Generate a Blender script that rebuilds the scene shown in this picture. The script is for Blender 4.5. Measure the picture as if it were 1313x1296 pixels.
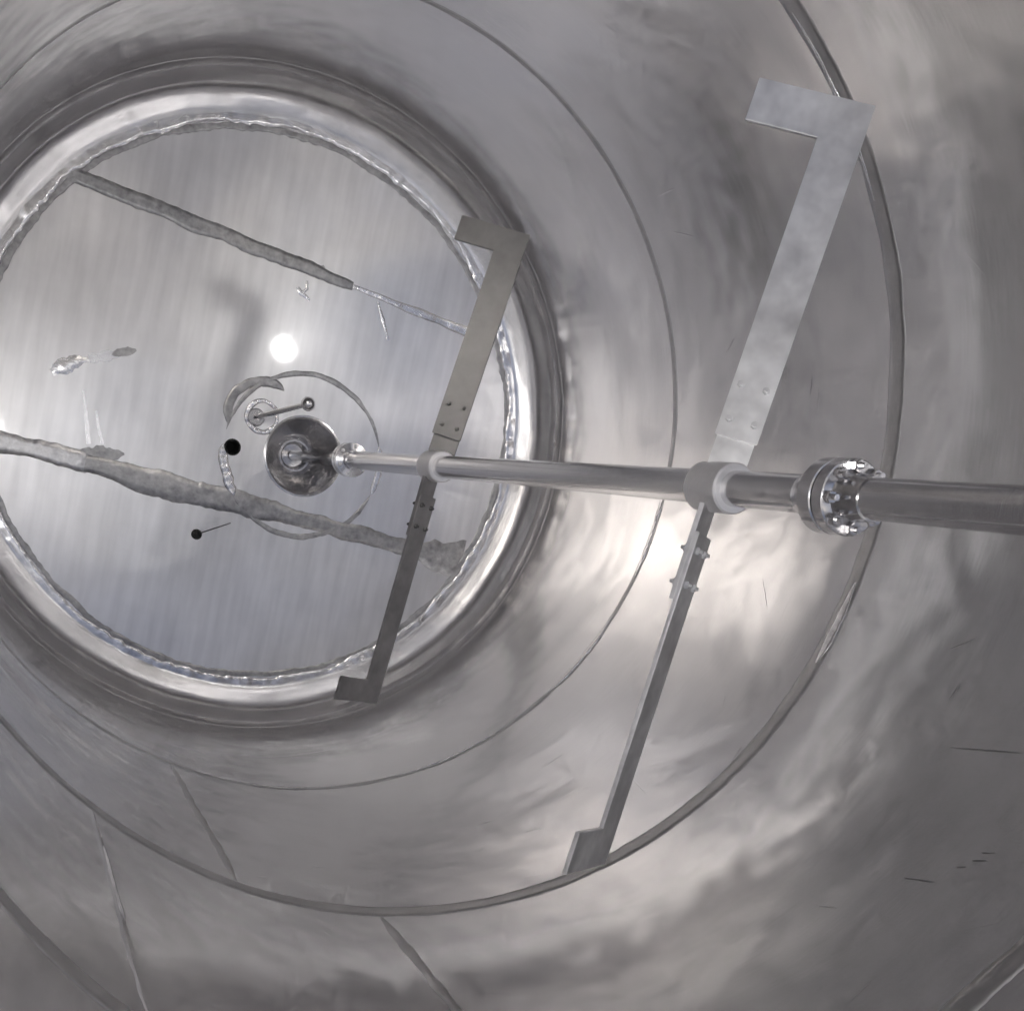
import bpy, bmesh, math, random
from mathutils import Vector, Matrix, noise

R = math.radians
scene = bpy.context.scene
for o in list(bpy.data.objects):
    bpy.data.objects.remove(o)

# ------------------------------------------------------------------ camera
cam_d = bpy.data.cameras.new('camera')
cam = bpy.data.objects.new('camera', cam_d)
scene.collection.objects.link(cam)
X = (0.89496208, 0.22465774, 0.3854501)
Y = (-0.1518896, 0.96578019, -0.21023361)
Z = (-0.41949068, 0.12960525, 0.89845982)
CAM = Vector((-0.95509498, -0.30912858, 4.5445204))
cam.matrix_world = Matrix(((X[0], Y[0], Z[0], CAM[0]), (X[1], Y[1], Z[1], CAM[1]),
                           (X[2], Y[2], Z[2], CAM[2]), (0, 0, 0, 1)))
cam_d.sensor_fit = 'HORIZONTAL'
cam_d.sensor_width = 36.0
cam_d.lens = 1471.2575 / 1313 * 36
cam_d.shift_x = (656.5 - 612.665) / 1313
cam_d.shift_y = (898.694 - 648) / 1313
cam_d.clip_start = 0.02
cam_d.clip_end = 200
scene.camera = cam

# ------------------------------------------------------------------ daylight over the open top
world = bpy.data.worlds.new('World')
scene.world = world
world.use_nodes = True
wt = world.node_tree
wt.nodes.clear()
w_out = wt.nodes.new('ShaderNodeOutputWorld')
w_bg = wt.nodes.new('ShaderNodeBackground')
w_tc = wt.nodes.new('ShaderNodeTexCoord')
w_map = wt.nodes.new('ShaderNodeMapping')
w_map.inputs['Location'].default_value = (0.9, 0.35, 0.2)
w_n = wt.nodes.new('ShaderNodeTexNoise')
w_n.inputs['Scale'].default_value = 2.6
w_n.inputs['Detail'].default_value = 6
w_n.inputs['Roughness'].default_value = 0.55
w_r = wt.nodes.new('ShaderNodeValToRGB')
cr = w_r.color_ramp
cr.elements[0].position = 0.38
cr.elements[0].color = (0.12, 0.17, 0.31, 1)
cr.elements[1].position = 0.66
cr.elements[1].color = (1.3, 1.2, 1.02, 1)
e = cr.elements.new(0.52)
e.color = (0.47, 0.50, 0.58, 1)
wt.links.new(w_tc.outputs['Generated'], w_map.inputs['Vector'])
wt.links.new(w_map.outputs['Vector'], w_n.inputs['Vector'])
wt.links.new(w_n.outputs['Fac'], w_r.inputs['Fac'])
wt.links.new(w_r.outputs['Color'], w_bg.inputs['Color'])
wt.links.new(w_bg.outputs['Background'], w_out.inputs['Surface'])
w_bg.inputs['Strength'].default_value = 1.35

# work lamp clipped to the rim, its image is the white spot on the floor
lamp_d = bpy.data.lights.new('work_lamp', 'AREA')
lamp_d.shape = 'DISK'
lamp_d.size = 0.16
lamp_d.energy = 0.36
lamp_d.spread = R(60)
lamp_d.color = (1.0, 0.985, 0.96)
lamp = bpy.data.objects.new('work_lamp', lamp_d)
scene.collection.objects.link(lamp)
lamp.location = (0.860, 0.748, 3.87)
lamp.rotation_euler = (Vector((0.025, 0.262, 0)) - Vector(lamp.location)).to_track_quat('-Z', 'Y').to_euler()

# the photographer's phone lamp beside the lens
flash_d = bpy.data.lights.new('phone_lamp', 'POINT')
flash_d.energy = 19
flash_d.shadow_soft_size = 0.03
flash_d.color = (1.0, 0.98, 0.95)
flash = bpy.data.objects.new('phone_lamp', flash_d)
scene.collection.objects.link(flash)
flash.location = CAM + Vector((0.03, 0.05, 0.03))

# hazy sun above the open top
sun_d = bpy.data.lights.new('sun', 'SUN')
sun_d.energy = 3.2
sun_d.angle = R(9)
sun_d.color = (1.0, 0.935, 0.84)
sun = bpy.data.objects.new('sun', sun_d)
scene.collection.objects.link(sun)
sun.location = (2, -2, 8)
sun.rotation_euler = Vector((-0.40, 0.41, -0.82)).to_track_quat('-Z', 'Y').to_euler()

scene.view_settings.view_transform = 'Standard'
scene.view_settings.look = 'None'
scene.view_settings.exposure = -0.04
scene.view_settings.gamma = 1.0
scene.view_settings.use_curve_mapping = False
scene.render.engine = 'CYCLES'
scene.cycles.use_denoising = True
scene.cycles.max_bounces = 8
scene.cycles.glossy_bounces = 9
scene.cycles.diffuse_bounces = 3
scene.cycles.sample_clamp_indirect = 12.0
scene.cycles.blur_glossy = 0.2
scene.cycles.use_adaptive_sampling = True
scene.cycles.adaptive_threshold = 0.09
scene.cycles.adaptive_min_samples = 32

# ------------------------------------------------------------------ materials
def steel(name, base, rough, rvar=0.06, grain=(1, 1, 1), coords='UV', grain_scale=60, grain_bump=0.15,
          warp=0.0, warp_scale=1.2, mottle=0.12, mottle_scale=3.0, aniso=0.0, tint=None, coat=0.0, coat_rough=0.06,
          speck=0.0, metallic=1.0, rough_tex=True, warp_detail=1.5, streak=0.35):
    m = bpy.data.materials.new(name)
    m.use_nodes = True
    nt = m.node_tree
    N, L = nt.nodes.new, nt.links.new
    bs = nt.nodes['Principled BSDF']
    bs.inputs['Metallic'].default_value = metallic
    bs.inputs['Anisotropic'].default_value = aniso
    bs.inputs['Coat Weight'].default_value = coat
    bs.inputs['Coat Roughness'].default_value = coat_rough
    bs.inputs['Coat IOR'].default_value = 1.62
    tc = N('ShaderNodeTexCoord')
    src = tc.outputs[coords]
    mp = N('ShaderNodeMapping')
    mp.inputs['Scale'].default_value = grain
    L(src, mp.inputs['Vector'])
    g = N('ShaderNodeTexNoise')
    g.inputs['Scale'].default_value = grain_scale
    g.inputs['Detail'].default_value = 2
    L(mp.outputs[0], g.inputs['Vector'])
    mo = N('ShaderNodeTexNoise')
    mo.inputs['Scale'].default_value = mottle_scale
    mo.inputs['Detail'].default_value = 4
    mo.inputs['Roughness'].default_value = 0.6
    L(src, mo.inputs['Vector'])
    # base colour: mottled by handling and grinding
    r = N('ShaderNodeValToRGB')
    t = tint or (1.0, 0.988, 0.996)
    lo = [c * base * (1 - mottle) for c in t]
    hi = [min(1, c * base * (1 + mottle)) for c in t]
    r.color_ramp.elements[0].position = 0.3
    r.color_ramp.elements[1].position = 0.7
    r.color_ramp.elements[0].color = (*lo, 1)
    r.color_ramp.elements[1].color = (*hi, 1)
    mg = N('ShaderNodeMix')
    mg.inputs['Factor'].default_value = streak
    L(mo.outputs['Fac'], mg.inputs['A']); L(g.outputs['Fac'], mg.inputs['B'])
    L(mg.outputs['Result'], r.inputs['Fac'])
    col = r.outputs['Color']
    if speck > 0:
        v = N('ShaderNodeTexVoronoi')
        v.inputs['Scale'].default_value = 3.1
        v.inputs['Randomness'].default_value = 1
        L(src, v.inputs['Vector'])
        lt = N('ShaderNodeMath'); lt.operation = 'LESS_THAN'; lt.inputs[1].default_value = speck
        L(v.outputs['Distance'], lt.inputs[0])
        mx = N('ShaderNodeMix'); mx.data_type = 'RGBA'
        mx.inputs['B'].default_value = (0.08, 0.07, 0.065, 1)
        L(lt.outputs[0], mx.inputs['Factor']); L(col, mx.inputs['A'])
        col = mx.outputs['Result']
    L(col, bs.inputs['Base Color'])
    # roughness: grain plus mottling
    ma = N('ShaderNodeMath'); ma.operation = 'MULTIPLY_ADD'
    ma.inputs[1].default_value = rvar * 2; ma.inputs[2].default_value = rough - rvar
    L(mo.outputs['Fac'], ma.inputs[0])
    mb = N('ShaderNodeMath'); mb.operation = 'MULTIPLY_ADD'
    mb.inputs[1].default_value = rvar
    L(g.outputs['Fac'], mb.inputs[0]); L(ma.outputs[0], mb.inputs[2])
    sb = N('ShaderNodeMath'); sb.operation = 'SUBTRACT'; sb.inputs[1].default_value = rvar * .5
    sb.use_clamp = True
    L(mb.outputs[0], sb.inputs[0])
    if rough_tex:
        L(sb.outputs[0], bs.inputs['Roughness'])
    else:
        bs.inputs['Roughness'].default_value = rough
    last = None
    if grain_bump > 0:
        b1 = N('ShaderNodeBump')
        b1.inputs['Strength'].default_value = grain_bump
        b1.inputs['Distance'].default_value = 0.001
        L(g.outputs['Fac'], b1.inputs['Height'])
        last = b1
    if warp > 0:
        wn = N('ShaderNodeTexNoise')
        wn.inputs['Scale'].default_value = warp_scale
        wn.inputs['Detail'].default_value = warp_detail
        L(src, wn.inputs['Vector'])
        b2 = N('ShaderNodeBump')
        b2.inputs['Strength'].default_value = 1.0
        b2.inputs['Distance'].default_value = warp
        L(wn.outputs['Fac'], b2.inputs['Height'])
        if last:
            L(last.outputs['Normal'], b2.inputs['Normal'])
        last = b2
    if last:
        L(last.outputs['Normal'], bs.inputs['Normal'])
    return m

def plain(name, col, rough=0.6, metallic=0.0):
    m = bpy.data.materials.new(name)
    m.use_nodes = True
    bs = m.node_tree.nodes['Principled BSDF']
    n = m.node_tree.nodes.new('ShaderNodeTexNoise')
    n.inputs['Scale'].default_value = 40
    r = m.node_tree.nodes.new('ShaderNodeValToRGB')
    r.color_ramp.elements[0].color = (*[c * .8 for c in col], 1)
    r.color_ramp.elements[1].color = (*[min(1, c * 1.15) for c in col], 1)
    m.node_tree.links.new(n.outputs['Fac'], r.inputs['Fac'])
    m.node_tree.links.new(r.outputs['Color'], bs.inputs['Base Color'])
    bs.inputs['Roughness'].default_value = rough
    bs.inputs['Metallic'].default_value = metallic
    return m

M_WALL = steel('wall_steel', 0.74, 0.18, 0.06, metallic=0.85, grain=(1, 22, 1), grain_scale=9, grain_bump=0.0, warp=0.017, warp_detail=3.0,
               warp_scale=1.6, mottle=0.10, mottle_scale=2.2, speck=0.012)
M_KNUCKLE = steel('knuckle_steel', 0.74, 0.22, 0.06, metallic=0.9, grain=(1, 12, 1), grain_scale=30, grain_bump=0.08, warp=0.004,
                  warp_scale=5, mottle=0.15, mottle_scale=6)
M_FLOOR = steel('floor_steel', 0.80, 0.31, 0.05, rough_tex=False, metallic=0.85, grain=(1, .10, 1), streak=.5, coords='Object', grain_scale=26, grain_bump=0.0,
                warp=0.005, warp_scale=2.0, mottle=0.14, mottle_scale=3.4, coat=0.8, coat_rough=0.05)
M_BAND = steel('ground_weld_band', 0.48, 0.38, 0.08, metallic=0.9, grain=(1, 14, 1), grain_scale=40, grain_bump=0.35, mottle=0.2,
               mottle_scale=9)
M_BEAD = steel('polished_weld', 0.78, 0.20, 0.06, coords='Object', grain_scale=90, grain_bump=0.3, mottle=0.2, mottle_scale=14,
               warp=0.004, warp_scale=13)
M_FAINT = steel('faint_weld', 0.66, 0.24, 0.06, metallic=0.85, grain_scale=30, grain_bump=0.1)
M_SEAM = steel('floor_seam', 0.40, 0.40, 0.10, metallic=0.9, coords='Object', grain_scale=55, grain_bump=0.7, mottle=0.42, mottle_scale=20)
M_SEAM_PALE = steel('pale_floor_seam', 0.62, 0.34, 0.10, metallic=0.85, coords='Object', grain_scale=60, grain_bump=0.7, mottle=0.35, mottle_scale=28)
M_SHAFT = steel('shaft_steel', 0.68, 0.17, 0.05, coords='Object', grain=(1, 1, 14), grain_scale=40, grain_bump=0.12, mottle=0.08)
M_BLADE = steel('blade_plate', 0.84, 0.38, 0.10, metallic=0.85, coords='Object', grain_scale=26, grain_bump=0.12, mottle=0.34, mottle_scale=8)
M_SHADED2 = steel('half_shaded_blade_plate', 0.46, 0.44, 0.08, metallic=0.85, coords='Object', grain_scale=26, grain_bump=0.12, mottle=0.25, mottle_scale=11)  # lower hanging blade: same plate, shade put into a darker base colour
M_SHADED = steel('shaded_blade_plate', 0.19, 0.50, 0.08, metallic=0.85, coords='Object', grain_scale=26, grain_bump=0.12, mottle=0.2, mottle_scale=11)  # lower upright blade: same plate, dimmer light painted as a much darker base
M_HUB = steel('blasted_hub', 0.82, 0.50, 0.05, metallic=0.8, coords='Object', grain_scale=120, grain_bump=0.3, mottle=0.06)
M_BOLT = steel('bolt_steel', 0.66, 0.16, 0.04, coords='Object', grain_scale=60, grain_bump=0.1)
M_SUMP = steel('turned_sump', 0.56, 0.20, 0.05, rough_tex=False, coords='Object', grain_scale=40, grain_bump=0.0, mottle=0.12, mottle_scale=8)
M_GLINT = steel('domed_glint_mark', 0.9, 0.24, 0.06, coords='Object', grain_scale=80, grain_bump=0.2, warp=.003, warp_scale=40)  # bright polished spots, colour and dome shape imitate a glint
M_BLACK = plain('flat_black', (0.012, 0.012, 0.012), 0.7)
M_SCRATCH = steel('scratch_steel', 0.30, 0.4, 0.05, coords='Object', grain_scale=60)
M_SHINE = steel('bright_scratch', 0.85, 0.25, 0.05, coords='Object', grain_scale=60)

# ------------------------------------------------------------------ helpers
def obj(name, me, mat, parent=None, smooth=True):
    if isinstance(me, bmesh.types.BMesh):
        b = me
        bmesh.ops.recalc_face_normals(b, faces=b.faces)
        me = bpy.data.meshes.new(name)
        b.to_mesh(me)
        b.free()
    me.materials.clear()
    me.materials.append(mat)
    for p in me.polygons:
        p.use_smooth = smooth
    o = bpy.data.objects.new(name, me)
    scene.collection.objects.link(o)
    if parent:
        o.parent = parent
    return o

def empty(name, loc, label, cat, group=None):
    o = bpy.data.objects.new(name, None)
    scene.collection.objects.link(o)
    o.location = loc
    o.empty_display_size = 0.1
    o['label'] = label
    o['category'] = cat
    if group:
        o['group'] = group
    return o

def grid(rows, uvs, closed=False):
    """rows[i][j] -> mesh with a UV map"""
    me = bpy.data.meshes.new('grid')
    ni, nj = len(rows), len(rows[0])
    verts = [v for r in rows for v in r]
    faces, fu = [], []
    for i in range(ni - 1):
        for j in range(nj - 1):
            faces.append((i * nj + j, i * nj + j + 1, (i + 1) * nj + j + 1, (i + 1) * nj + j))
    me.from_pydata(verts, [], faces)
    uv = me.uv_layers.new(name='UVMap')
    flat = [u for r in uvs for u in r]
    for li, l in enumerate(me.loops):
        uv.data[li].uv = flat[l.vertex_index]
    return me

def nz(x, y=0.0, z=0.0):
    return noise.noise(Vector((x, y, z)))

TR = 1.2                       # tank radius
def shell_r(th, z):
    ci = 0
    while ci < 3 and z > ZW[ci + 1]:
        ci += 1
    x, y = math.cos(th), math.sin(th)
    fade = min(1, (z - ZW[ci]) / .25, (ZW[ci + 1] - z) / .25)
    return TR + 0.0035 * nz(x * 2.2 + 3.1 * ci, y * 2.2, z * 1.5) * max(0, fade)
def cyl(th, z, r=TR):
    return (r * math.cos(th), r * math.sin(th), z)

def lathe(profile, n=40, bev=None):
    """closed-ring lathe of (r, z) pairs around z"""
    bm = bmesh.new()
    rings = []
    for r, z in profile:
        if r < 1e-6:
            rings.append([bm.verts.new((0, 0, z))])
        else:
            rings.append([bm.verts.new((r * math.cos(2 * math.pi * k / n), r * math.sin(2 * math.pi * k / n), z)) for k in range(n)])
    for a, b in zip(rings[:-1], rings[1:]):
        for k in range(n):
            k2 = (k + 1) % n
            if len(a) == 1 and len(b) == 1:
                continue
            if len(a) == 1:
                bm.faces.new((a[0], b[k], b[k2]))
            elif len(b) == 1:
                bm.faces.new((a[k], a[k2], b[0]))
            else:
                bm.faces.new((a[k], a[k2], b[k2], b[k]))
    return bm

def sharp(o, ang=35):
    me = o.data
    try:
        me.set_sharp_from_angle(angle=R(ang))
    except Exception:
        pass
    return o

# ------------------------------------------------------------------ tank
tank = empty('tank', (0, 0, 0), 'inside of a round stainless steel tank with ring welds and welded floor plates', 'tank')

KR = 0.172                      # knuckle radius
RA = TR - KR
ZW = [KR, 1.039, 2.108, 3.138, 4.72]
NSEG = 240
for ci in range(4):
    z0, z1 = ZW[ci], ZW[ci + 1]
    nzs = 14
    rows, uvs = [], []
    for i in range(nzs + 1):
        z = z0 + (z1 - z0) * i / nzs
        row, uu = [], []
        for j in range(NSEG + 1):
            th = 2 * math.pi * j / NSEG - math.pi
            row.append(cyl(th, z, shell_r(th, min(max(z, z0 + 1e-6), z1 - 1e-6))))
            uu.append((th * TR, z))
        rows.append(row); uvs.append(uu)
    obj('shell_course', grid(rows, uvs), M_WALL, tank)

def ring_weld(name, z, half, proud, mat, seed, edge=0.003, n=480, rip=0.0, a0=-180, a1=180):
    """weld band lying on the wall, slightly proud, ragged edges"""
    rows, uvs = [[] for _ in range(7)], [[] for _ in range(7)]
    for j in range(n + 1):
        th = R(a0 + (a1 - a0) * j / n)
        x, y = math.cos(th) * 6, math.sin(th) * 6
        up = half + edge * nz(x * 2, y * 2, seed) + edge * .5 * nz(x * 9, y * 9, seed)
        dn = half + edge * nz(x * 2, y * 2, seed + 7) + edge * .5 * nz(x * 9, y * 9, seed + 7)
        w = 0.004 * nz(x * .5, y * .5, seed + 3)
        pr = proud * (1 + rip * nz(x * 14, y * 14, seed))
        if a1 - a0 < 350:
            tp = min(1, j / n / .3, (1 - j / n) / .3) ** .7 + .03
            up *= tp; dn *= tp; pr *= tp
        prof = [(-dn, -.0015), (-dn * .96, pr * .8), (-dn * .5, pr * .95), (0, pr), (up * .5, pr * .95), (up * .96, pr * .8), (up, -.0015)]
        for i, (dz, h) in enumerate(prof):
            rows[i].append(cyl(th, z + w + dz, shell_r(th, z + w + dz) - h - .0012))
            uvs[i].append((th * TR, dz))
    return obj(name, grid(rows, uvs), mat, tank)

ring_weld('ring_weld', ZW[1], 0.010, 0.0014, M_BAND, 1.3, 0.003, rip=.3)
ring_weld('ring_weld', ZW[2], 0.027, 0.0006, M_BAND, 5.1, 0.005)
for b0, b1, hh, pp_ in ((-104, -76, .005, .004), (-70, -46, .006, .005), (-40, -20, .009, .005), (-15, 4, .008, .004)):  # bright arcs added where the weld catches light
    ring_weld('weld_glint', ZW[1], hh, pp_, M_BEAD, b0 * .1, .003, n=120, rip=.5, a0=b0, a1=b1)
ring_weld('weld_glint', ZW[2] + .004, .015, .0028, M_BEAD, 7.3, .006, n=60, rip=.5, a0=-20, a1=-8)  # glint on the wide band, shaped as a short bright bead
ring_weld('weld_glint', ZW[2] - .012, .005, .003, M_BEAD, 3.3, .003, n=60, rip=.5, a0=38, a1=62)
ring_weld('ring_weld', ZW[3], 0.027, 0.0006, M_BAND, 9.4, 0.005)

def vertical_weld(th_deg, z0, z1, half, proud, mat, seed, n=90):
    rows, uvs = [[] for _ in range(5)], [[] for _ in range(5)]
    for j in range(n + 1):
        z = z0 + (z1 - z0) * j / n
        tp = min(1, j / n / .1, (1 - j / n) / .1) ** .6 + .03
        hw = tp * half * (1 + .5 * nz(z * 14, seed)) / TR
        th = R(th_deg) + .003 * nz(z * 3, seed + 4)
        pr = proud * tp * (1 + .5 * nz(z * 40, seed))
        for i, (k, h) in enumerate(((-1, -.001), (-.7, pr * .7), (0, pr), (.7, pr * .7), (1, -.001))):
            rows[i].append(cyl(th + k * hw, z, shell_r(th + k * hw, z) - h - .0008)); uvs[i].append((k * hw * TR, z))
    return obj('vertical_weld', grid(rows, uvs), mat, tank)

vertical_weld(-104, ZW[1] + .02, ZW[2] - .03, .012, .0005, M_BAND, 2.2)
vertical_weld(-87.6, ZW[2] + .03, ZW[3] - .03, .016, .0005, M_BAND, 3.7)
vertical_weld(-122.2, ZW[2] + .03, ZW[3] - .03, .010, .0006, M_FAINT, 8.8)
vertical_weld(-122.0, 2.36, 2.74, .006, .0022, M_BEAD, 4.4)

# added top ring, unseen above the lens, opening shaped to limit the sky light
rows, uvs = [], []
for k, zz in ((0, 4.72), (.5, 4.735), (1, 4.75), (1, 4.79)):
    row, uu = [], []
    for j in range(NSEG + 1):
        th = 2 * math.pi * j / NSEG - math.pi
        a, b = cyl(th, zz), (.10 + .80 * math.cos(th), -.30 + .80 * math.sin(th))
        row.append((a[0] + (b[0] - a[0]) * k, a[1] + (b[1] - a[1]) * k, zz)); uu.append((th, k))
    rows.append(row); uvs.append(uu)
obj('unseen_top_ring', grid(rows, uvs), M_WALL, tank)

# knuckle between floor and wall
rows, uvs = [], []
NP = 30
for i in range(NP + 1):
    a = math.pi / 2 * i / NP
    t = i / NP
    row, uu = [], []
    for j in range(NSEG * 2 + 1):
        th = math.pi * j / NSEG - math.pi
        x, y = math.cos(th), math.sin(th)
        d = (0.0018 * math.sin(t * 17 + 1.2 * nz(x * 2, y * 2)) * math.sin(math.pi * t) ** .7
             + .0018 * nz(x * 5, y * 5, t * 3) * math.sin(math.pi * t))
        rr = KR + d
        row.append(cyl(th, KR - rr * math.cos(a), RA + rr * math.sin(a)))
        uu.append((th * TR, t * .27))
    rows.append(row); uvs.append(uu)
obj('knuckle', grid(rows, uvs), M_KNUCKLE, tank)

# wall-to-knuckle weld and ragged, rippled floor weld
ring_weld('ring_weld', KR + .004, 0.010, 0.0007, M_FAINT, 12.2, 0.005, rip=.6)

def floor_ring(name, cx, cy, r, half, proud, mat, seed, a0=0, a1=360, ragged=.3, ripple=.0, ripf=30, n=720, zoff=0.0, par=None):
    rows, uvs = [[] for _ in range(7)], [[] for _ in range(7)]
    n = max(40, int(n * (a1 - a0) / 360))
    for j in range(n + 1):
        th = R(a0 + (a1 - a0) * j / n)
        s = th * r
        x, y = math.cos(th) * r, math.sin(th) * r
        ui = half * (1 + ragged * nz(x * 9, y * 9, seed) + ragged * .6 * nz(x * 40, y * 40, seed))
        uo = half * (1 + ragged * nz(x * 9, y * 9, seed + 5) + ragged * .6 * nz(x * 40, y * 40, seed + 5))
        if a1 - a0 < 350:
            tp = min(1, (j / n) / .12, (1 - j / n) / .12) ** .6 + .02
            ui *= tp; uo *= tp
        rm = r + .15 * half * nz(x * 5, y * 5, seed + 2)
        env = max(0, nz(x * 2.2, y * 2.2, seed + 8) + .25)
        pr = proud * (1 + .35 * nz(x * 25, y * 25, seed)) + ripple * env * math.sin(s * 2 * math.pi * ripf)
        ks = ((-1, -.001), (-.9, .8), (-.4, .95), (0, 1), (.4, .95), (.9, .8), (1, -.001))
        for i, (k, h) in enumerate(ks):
            rad = rm + (k * ui if k < 0 else k * uo)
            hh = h if h < 0 else h * pr
            rows[i].append((cx + rad * math.cos(th), cy + rad * math.sin(th), zoff + hh))
            uvs[i].append((s, k * half))
    return obj(name, grid(rows, uvs), mat, par or tank)

floor_ring('floor_weld', 0, 0, RA - .004, .012, .0016, M_SEAM, 3.3, ragged=.8, n=1200)
floor_ring('floor_weld', 0, 0, RA + .030, .025, .0040, M_BEAD, 4.6, ragged=.55, ripple=.0004, ripf=17, n=1600)

# floor plates: three strips cut round an insert plate
SX, SY, RS, RSUMP = 0.183, -0.118, 0.315, 0.15
HX, HY, HR = -0.095, -0.150, 0.026
def w1(x): return 0.578 - 0.0662 * x
def w2(x): return -0.355 - 0.033 * x

def fill(name, loops, mat, par, z=0.0):
    bm = bmesh.new()
    for lp in loops:
        vs = [bm.verts.new((x, y, z)) for x, y in lp]
        for a, b in zip(vs, vs[1:] + vs[:1]):
            bm.edges.new((a, b))
    bmesh.ops.triangle_fill(bm, use_beauty=True, edges=bm.edges, normal=(0, 0, 1))
    for f in bm.faces:
        if f.normal.z < 0:
            f.normal_flip()
    me = bpy.data.meshes.new(name)
    bm.to_mesh(me); bm.free()
    return obj(name, me, mat, par, smooth=False)

def circ(cx, cy, r, n, a0=0, a1=360):
    return [(cx + r * math.cos(R(a0 + (a1 - a0) * k / n)), cy + r * math.sin(R(a0 + (a1 - a0) * k / n))) for k in range(n)]

RF = RA + .01
big = circ(0, 0, RF, 240)
def cut(poly, fn, keep_above):
    """clip polygon by line y = fn(x)"""
    out = []
    for p, q in zip(poly, poly[1:] + poly[:1]):
        sp, sq = p[1] - fn(p[0]), q[1] - fn(q[0])
        if not keep_above:
            sp, sq = -sp, -sq
        if sp >= 0:
            out.append(p)
        if (sp >= 0) != (sq >= 0):
            t = sp / (sp - sq)
            out.append((p[0] + t * (q[0] - p[0]), p[1] + t * (q[1] - p[1])))
    return out
top_plate = cut(big, w1, True)
fill('floor_plate', [top_plate], M_FLOOR, tank)
ins = circ(SX, SY, RS, 96)
# middle plate: boundary follows the insert circle where it dips past the second weld
def cut_circle(strip, above):
    """strip polygon minus the insert disc that crosses its weld line"""
    ca = [p for p in ins if (p[1] - w2(p[0]) >= 0) == above]
    return ca
import cmath
angs = sorted(((math.degrees(math.atan2(p[1] - SY, p[0] - SX)) % 360, p) for p in ins))
below = [p for a, p in angs if p[1] < w2(p[0])]            # left to right along the bottom
above = [p for a, p in angs if p[1] >= w2(p[0])]
ab_r = [(a, p) for a, p in angs if p[1] >= w2(p[0])]
mid = cut(cut(big, w1, False), w2, True)
bot = cut(big, w2, False)
def splice(poly, arc, leftfirst):
    """replace the straight run of the weld line by the arc"""
    i = max(range(len(poly)), key=lambda k: math.dist(poly[k], poly[(k + 1) % len(poly)]) if
            abs(poly[k][1] - w2(poly[k][0])) < 1e-4 and abs(poly[(k + 1) % len(poly)][1] - w2(poly[(k + 1) % len(poly)][0])) < 1e-4 else -1)
    a = poly[i]
    arc = sorted(arc, key=lambda p: 0)
    if math.dist(a, arc[0]) > math.dist(a, arc[-1]):
        arc = arc[::-1]
    return poly[:i + 1] + arc + poly[i + 1:]
# order arcs continuously
start = max(range(len(angs)), key=lambda k: 0)
seq = [p for a, p in angs]
n_ins = len(seq)
k0 = next(k for k in range(n_ins) if seq[k][1] < w2(seq[k][0]) and seq[k - 1][1] >= w2(seq[k - 1][0]))
seq = seq[k0:] + seq[:k0]
arc_low = [p for p in seq if p[1] < w2(p[0])]
arc_high = [p for p in seq if p[1] >= w2(p[0])]
hole_out = circ(HX, HY, HR, 24)
fill('floor_plate', [splice(mid, arc_high, True)], M_FLOOR, tank)
fill('floor_plate', [splice(bot, arc_low, True)], M_FLOOR, tank)
fill('insert_plate', [ins, circ(SX, SY, RSUMP, 64), hole_out], M_FLOOR, tank)

def seam(name, fn, x0, x1, halfs, proud, mat, seed, ripple=0.0, n=260):
    """ragged ground weld along y = fn(x); halfs = [(x, half width)]"""
    rows, uvs = [[] for _ in range(7)], [[] for _ in range(7)]
    for j in range(n + 1):
        x = x0 + (x1 - x0) * j / n
        for (xa, ha), (xb, hb) in zip(halfs[:-1], halfs[1:]):
            if xa <= x <= xb:
                half = ha + (hb - ha) * (x - xa) / (xb - xa)
        hu = half * (1 + .35 * nz(x * 9, seed) + .12 * nz(x * 38, seed))
        hd = half * (1 + .35 * nz(x * 9, seed + 5) + .12 * nz(x * 38, seed + 5))
        end = min(1, (x - x0) / .02, (x1 - x) / .02)
        pr = proud * (1 + .4 * nz(x * 30, seed)) + ripple * nz(x * 46, seed + 3)
        for i, (k, h) in enumerate(((-1, -.001), (-.94, .9), (-.4, 1), (0, 1), (.4, 1), (.94, .9), (1, -.001))):
            hh = h if h < 0 else max(.0015, h * pr) * end
            rows[i].append((x, fn(x) + (k * hd if k < 0 else k * hu), hh))
            uvs[i].append((x, k * half))
    return obj(name, grid(rows, uvs), mat, tank)

seam('floor_seam', w1, -.84, .24, [(-1, .024), (-.5, .030), (.1, .026), (.2, .022), (.3, .008)], .0016, M_SEAM, 1.1, .0002)
seam('floor_seam', w1, .24, .86, [(.2, .006), (.4, .012), (.9, .026)], .002, M_BEAD, 2.5, .0012)
seam('floor_seam', w2, -.965, -.60, [(-1, .040), (-.6, .036)], .0016, M_SEAM_PALE, 3.5, .0003)
seam('floor_seam', w2, -.62, .945, [(-.7, .030), (-.4, .050), (-.1, .048), (.2, .036), (.5, .034), (.75, .036), (.80, .070), (.95, .085)], .0016, M_SEAM, 7.7, .0002)

# insert-plate weld, sump, drain
floor_ring('insert_weld', SX, SY, RS, .009, .0018, M_SEAM, 6.6, 20, 175, ragged=.5)
floor_ring('insert_weld', SX, SY, RS + .001, .012, .003, M_BEAD, 2.6, -15, 20, ragged=.4)
floor_ring('insert_weld', SX, SY, RS, .010, .0018, M_SEAM, 8.6, 215, 345, ragged=.5)
floor_ring('insert_weld', SX, SY, RS, .018, .003, M_BEAD, 1.6, 185, 222, ragged=.5, ripple=.001)
floor_ring('nozzle_weld', -.005, -.010, .135, .017, .0018, M_SEAM, 5.6, 62, 205, ragged=.5)
floor_ring('nozzle_weld', -.005, -.010, .060, .010, .003, M_BEAD, 9.6, 0, 360, ragged=.5, ripple=.002)

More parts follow.
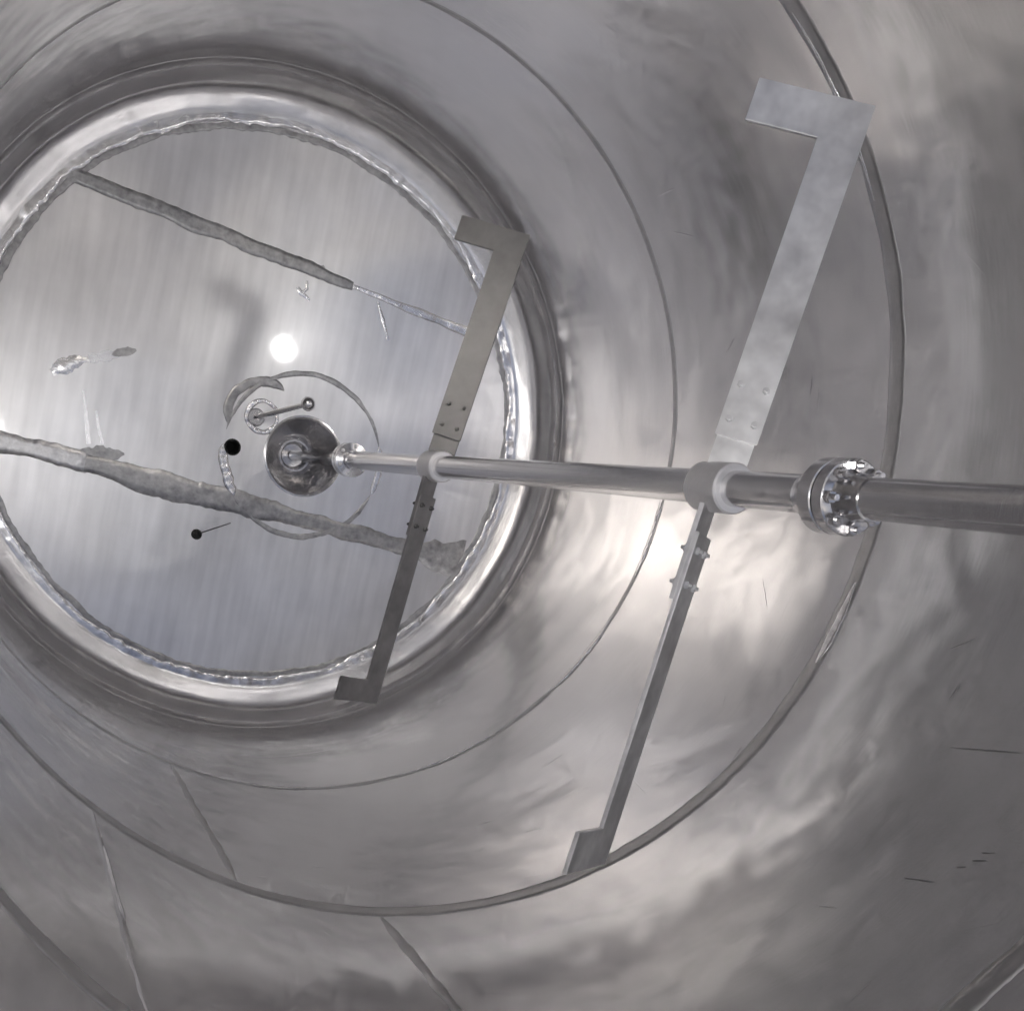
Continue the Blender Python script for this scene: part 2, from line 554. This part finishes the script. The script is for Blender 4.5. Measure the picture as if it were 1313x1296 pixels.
bm = lathe([(.158, -.001), (.158, .005), (.150, .0065), (.143, .002), (.120, -.055), (.085, -.120), (.070, -.150), (.064, -.142),
            (.056, -.142), (.050, -.152), (.044, -.175), (.0, -.178)], 72)
sump = sharp(obj('sump', bm, M_SUMP, tank)); sump.location = (SX, SY, 0)
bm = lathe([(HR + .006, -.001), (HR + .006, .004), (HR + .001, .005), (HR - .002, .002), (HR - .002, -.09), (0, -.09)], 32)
dr = sharp(obj('drain_hole', bm, M_BLACK, tank)); dr.location = (HX, HY, 0)  # black colour stands in for the shade inside the open port

# polish marks on the floor, the bright ones domed to make glints
def patch(name, pts, mat, z=.0016, ragged=.25, seed=0.0, dome=.0):
    """flat ragged blot: pts = [(x, y, half width)]"""
    bm = bmesh.new()
    L, Rr = [], []
    fine = []
    for (a, b) in zip(pts[:-1], pts[1:]):
        for k in range(8):
            t = k / 8
            fine.append(tuple(a[i] + (b[i] - a[i]) * t for i in range(3)))
    fine.append(pts[-1])
    for k, (x, y, h) in enumerate(fine):
        q = fine[min(k + 1, len(fine) - 1)]; p = fine[max(k - 1, 0)]
        d = Vector((q[0] - p[0], q[1] - p[1])).normalized()
        n = Vector((-d.y, d.x))
        hl = h * (1 + ragged * 2 * nz(x * 60, y * 60, seed)); hr = h * (1 + ragged * 2 * nz(x * 60, y * 60, seed + 9))
        row = []
        for c in range(7):
            q = c / 6 * 2 - 1
            hw = hl if q > 0 else hr
            e = math.sin(math.pi * k / (len(fine) - 1)) ** .5
            row.append(bm.verts.new((x + n.x * hw * q, y + n.y * hw * q, .0004 + z * .3 + dome * h * (1 - q * q) * e)))
        L.append(row)
    for A, B in zip(L[:-1], L[1:]):
        for c in range(6):
            bm.faces.new((A[c], B[c], B[c + 1], A[c + 1]))
    return obj(name, bm, mat, tank)
patch('domed_glint_mark', [(-.775, -.05, .012), (-.745, -.02, .026), (-.70, .015, .022), (-.66, .03, .006)], M_GLINT, seed=1, dome=.16)
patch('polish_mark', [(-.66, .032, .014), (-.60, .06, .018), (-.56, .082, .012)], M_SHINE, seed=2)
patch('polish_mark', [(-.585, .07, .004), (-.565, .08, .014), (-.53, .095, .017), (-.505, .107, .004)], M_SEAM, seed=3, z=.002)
patch('domed_glint_mark', [(.028, .495, .006), (.050, .478, .009), (.085, .462, .004)], M_GLINT, seed=4, dome=.25)
patch('domed_glint_mark', [(.050, .478, .005), (.066, .500, .006), (.060, .530, .003)], M_GLINT, seed=5, z=.002, dome=.25)
patch('domed_glint_mark', [(.350, .535, .004), (.385, .475, .007), (.425, .405, .004)], M_GLINT, seed=6, dome=.25)
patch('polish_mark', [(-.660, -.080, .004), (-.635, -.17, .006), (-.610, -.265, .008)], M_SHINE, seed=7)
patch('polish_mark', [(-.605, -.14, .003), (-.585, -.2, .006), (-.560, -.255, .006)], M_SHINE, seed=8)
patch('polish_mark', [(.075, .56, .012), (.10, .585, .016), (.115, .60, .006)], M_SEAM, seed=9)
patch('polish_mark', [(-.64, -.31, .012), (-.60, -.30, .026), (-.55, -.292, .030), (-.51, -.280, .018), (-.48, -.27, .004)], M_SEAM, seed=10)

def wall_scratch(th0, z0, th1, z1, half, mat, bend=0.0, seed=0.0, n=14):
    rows, uvs = [[], []], [[], []]
    for k in range(n + 1):
        t = k / n
        th = R(th0 + (th1 - th0) * t + bend * math.sin(math.pi * t)); z = z0 + (z1 - z0) * t
        h = half * (math.sin(math.pi * min(1, max(.02, t))) ** .6) * (1 + .4 * nz(t * 9, seed))
        for i, s in enumerate((-1, 1)):
            # offset across the scratch
            dth, dz = R(th1 - th0) * TR, (z1 - z0)
            l = math.hypot(dth, dz) or 1
            rows[i].append(cyl(th + s * h * dz / l / TR, z - s * h * dth / l, shell_r(th, z) - .0016)); uvs[i].append((t, s))
    return obj('scratch', grid(rows, uvs), mat, tank)
for a in ((-24.9, 2.66, -23.0, 2.84, .0011, M_SCRATCH), (-34.5, 2.905, -33.9, 2.93, .0012, M_SCRATCH), (-35.6, 2.90, -35.0, 2.93, .0014, M_SCRATCH),
          (-37, 2.88, -36.5, 2.9, .0012, M_SCRATCH), (-40.5, 2.80, -39.4, 2.87, .0011, M_SCRATCH), (-48, 2.70, -47, 2.74, .0010, M_SCRATCH),
          (40, 1.30, 41.5, 1.20, .0018, M_SHINE), (47, 1.20, 47.3, 1.30, .0022, M_SHINE), (-10, 1.72, -14, 1.80, .0015, M_SHINE),
          (-46, 1.92, -44, 1.72, .0014, M_SHINE), (-100, .72, -62, .55, .0022, M_SHINE), (-84, .60, -60, .54, .0018, M_SHINE)):
    wall_scratch(*a, seed=a[0])
random.seed(5)
for k in range(34):
    th = random.uniform(-120, 50); z = random.uniform(1.1, 3.0)
    ln = random.uniform(.02, .09); an = random.gauss(.2, .5)
    wall_scratch(th, z, th + math.degrees(ln * math.cos(an) / TR), z + ln * math.sin(an), random.uniform(.0004, .0008),
                 random.choice((M_SCRATCH, M_SHINE, M_SHINE)), seed=k)

# ------------------------------------------------------------------ agitator
agit = empty('agitator', (SX, SY, -.17), 'steel agitator shaft with two pairs of L-shaped paddle blades standing in the tank', 'agitator')
BZ = 0.17
def at(o, z):
    o.location = (0, 0, z + BZ)
    return o
SR = 0.030
at(sharp(obj('upper_shaft', lathe([(0, 3.23), (SR, 3.23), (SR, 4.75), (0, 4.75)], 48), M_SHAFT, agit)), 0)
at(sharp(obj('lower_shaft', lathe([(0, .70), (SR, .70), (SR, 3.11), (0, 3.11)], 48), M_SHAFT, agit)), 0)
at(sharp(obj('tail_shaft', lathe([(0, -.165), (.018, -.165), (.018, .02), (.024, .05), (.024, .62), (0, .62)], 40), M_SHAFT, agit)), 0)

hexd = None
def hexa(r, h, mat):
    bm = bmesh.new()
    n = 6
    prof = [(r * .98, 0), (r, h * .1), (r, h * .8), (r * .88, h)]
    rings = [[bm.verts.new((a * math.cos(2 * math.pi * k / n), a * math.sin(2 * math.pi * k / n), z)) for k in range(n)] for a, z in prof]
    for A, B in zip(rings[:-1], rings[1:]):
        for k in range(n):
            bm.faces.new((A[k], A[(k + 1) % n], B[(k + 1) % n], B[k]))
    bm.faces.new(rings[-1]); bm.faces.new(rings[0][::-1])
    # stud end
    top = [bm.verts.new((r * .5 * math.cos(2 * math.pi * k / 10), r * .5 * math.sin(2 * math.pi * k / 10), h * .9)) for k in range(10)]
    tip = [bm.verts.new((r * .5 * math.cos(2 * math.pi * k / 10), r * .5 * math.sin(2 * math.pi * k / 10), h * 1.9)) for k in range(10)]
    for k in range(10):
        bm.faces.new((top[k], top[(k + 1) % 10], tip[(k + 1) % 10], tip[k]))
    bm.faces.new(tip)
    bmesh.ops.recalc_face_normals(bm, faces=bm.faces)
    me = bpy.data.meshes.new('bolt')
    bm.to_mesh(me); bm.free()
    me.materials.append(mat)
    return me
ME_FLANGE_BOLT = hexa(.0100, .011, M_SHAFT)
ME_SMALL_BOLT = hexa(.0070, .006, M_BLADE)
ME_SHADED_BOLT = hexa(.0070, .006, M_SHADED)  # bolts take the painted shade of the lower blades

def bolts_round(parent, z, r, n, me, a0=0, flip=False):
    for k in range(n):
        o = bpy.data.objects.new('bolt', me)
        scene.collection.objects.link(o)
        o.parent = parent
        a = a0 + 2 * math.pi * k / n
        o.location = (r * math.cos(a), r * math.sin(a), z)
        if flip:
            o.rotation_euler = (math.pi, 0, a)
        else:
            o.rotation_euler = (0, 0, a)

FR = .056
fl = at(sharp(obj('lower_flange', lathe([(0, 3.096), (SR + .001, 3.096), (SR + .004, 3.106), (.046, 3.126), (FR - .003, 3.139), (FR, 3.143), (FR, 3.169), (FR - .002, 3.171), (0, 3.171)], 56), M_SHAFT, agit)), 0)
fu = at(sharp(obj('upper_flange', lathe([(0, 3.174), (FR - .002, 3.174), (FR, 3.176), (FR, 3.197), (FR - .002, 3.199), (.040, 3.199), (.036, 3.207), (SR + .002, 3.243), (0, 3.243)], 56), M_SHAFT, agit)), 0)
bolts_round(fu, 3.199, .0455, 8, ME_FLANGE_BOLT, .2)
fl2 = at(sharp(obj('tail_coupling', lathe([(0, .60), (.026, .60), (.030, .606), (.058, .622), (.058, .645), (.056, .647), (.056, .650), (.058, .652), (.058, .674), (.034, .680), (SR + .002, .705), (0, .705)], 48), M_SHAFT, agit)), 0)
bolts_round(fl2, .675, .046, 6, ME_SMALL_BOLT, .5)

def plate(outline, th):
    """flat plate in (u, v) with thickness along w, bevelled edge"""
    bm = bmesh.new()
    vs = [bm.verts.new((u, v, -th / 2)) for u, v in outline]
    f = bm.faces.new(vs)
    g = bmesh.ops.extrude_face_region(bm, geom=[f])
    bmesh.ops.translate(bm, vec=(0, 0, th), verts=[x for x in g['geom'] if isinstance(x, bmesh.types.BMVert)])
    bmesh.ops.recalc_face_normals(bm, faces=bm.faces)
    bmesh.ops.bevel(bm, geom=list(bm.edges), offset=.0012, segments=2, affect='EDGES')
    return bm

def impeller(zh, arms, mats):
    h = .047
    hub = at(sharp(obj('hub', lathe([(SR - .001, -h), (.040, -h), (.043, -h + .003), (.043, h - .003), (.040, h), (SR - .001, h)], 56), M_HUB, agit)), zh)
    for (th, ph, L, w, t, hh), M_BL in zip(arms, mats):
        a = Vector((math.cos(R(th)), math.sin(R(th)), 0))
        n = Vector((-math.sin(R(th)), math.cos(R(th)), 0))
        b = -math.cos(R(ph)) * Vector((0, 0, 1)) + math.sin(R(ph)) * n
        c = a.cross(b)
        # face of the plate that looks up carries the nuts
        mat = Matrix(((a.x, b.x, c.x, 0), (a.y, b.y, c.y, 0), (a.z, b.z, c.z, zh + BZ), (0, 0, 0, 1)))
        up = 1 if c.z > 0 else -1
        bl = obj('blade', plate([(.085, -w / 2), (L, -w / 2), (L, t), (L - hh, t), (L - hh, w / 2), (.085, w / 2)], .008), M_BL, agit, smooth=False)
        bl.matrix_local = mat
        st = obj('blade_stub', plate([(.036, -w / 2 + .004), (.205, -w / 2 + .004), (.205, w / 2 - .004), (.036, w / 2 - .004)], .009), M_BL, agit, smooth=False)
        st.matrix_local = mat @ Matrix.Translation((0, 0, -up * .0088))
        for u in (.115, .175):
            for v in (-.022, .022):
                for side in (1, -1):
                    o = bpy.data.objects.new('bolt', ME_SMALL_BOLT if M_BL is M_BLADE else ME_SHADED_BOLT)
                    scene.collection.objects.link(o)
                    o.parent = bl
                    o.location = (u, v, up * side * (.004 if side == 1 else .0133))
                    if up * side < 0:
                        o.rotation_euler = (math.pi, 0, .3)

impeller(2.862, [(84.0, 55, .668, .074, .161, .072), (265.4, 230, .690, .084, .160, .074)], (M_BLADE, M_BLADE))
impeller(1.490, [(83.3, 56, .672, .084, .158, .068), (266.2, 238, .690, .072, .150, .066)], (M_SHADED, M_SHADED2))

# ------------------------------------------------------------------ floor probes
def tube(p, q, r0, r1, n=16):
    bm = bmesh.new()
    p, q = Vector(p), Vector(q)
    d = (q - p).normalized()
    u = d.orthogonal().normalized(); v = d.cross(u)
    A = [bm.verts.new(p + (u * math.cos(2 * math.pi * k / n) + v * math.sin(2 * math.pi * k / n)) * r0) for k in range(n)]
    B = [bm.verts.new(q + (u * math.cos(2 * math.pi * k / n) + v * math.sin(2 * math.pi * k / n)) * r1) for k in range(n)]
    for k in range(n):
        bm.faces.new((A[k], A[(k + 1) % n], B[(k + 1) % n], B[k]))
    bm.faces.new(A[::-1]); bm.faces.new(B)
    return bm

pr = empty('rod_probe', (-.030, -.018, 0), 'shiny thin rod with a ball tip rising from the floor beside the sump', 'probe')
sharp(obj('socket', lathe([(.034, 0), (.034, .010), (.030, .013), (.018, .013), (.018, .004), (0, .004)], 32), M_SHAFT, pr))
tip = Vector((.116, .075, .30))
sharp(obj('rod', tube((0, 0, .004), tip, .010, .009), M_BOLT, pr))
ball = obj('ball_tip', lathe([(.026 * math.sin(math.pi * k / 12), -.026 * math.cos(math.pi * k / 12)) for k in range(13)], 24), M_SHAFT, pr)
ball.location = tip

pp = empty('pin_probe', (-.165, -.506, 0), 'small black plug with a thin pin on the floor below the lower seam', 'probe')
obj('plug', lathe([(.020, 0), (.020, .008), (.016, .012), (0, .013)], 28), M_BLACK, pp)
obj('pin', tube((.002, .002, .008), (.088, .075, .16), .0028, .0022, 10), M_SCRATCH, pp)
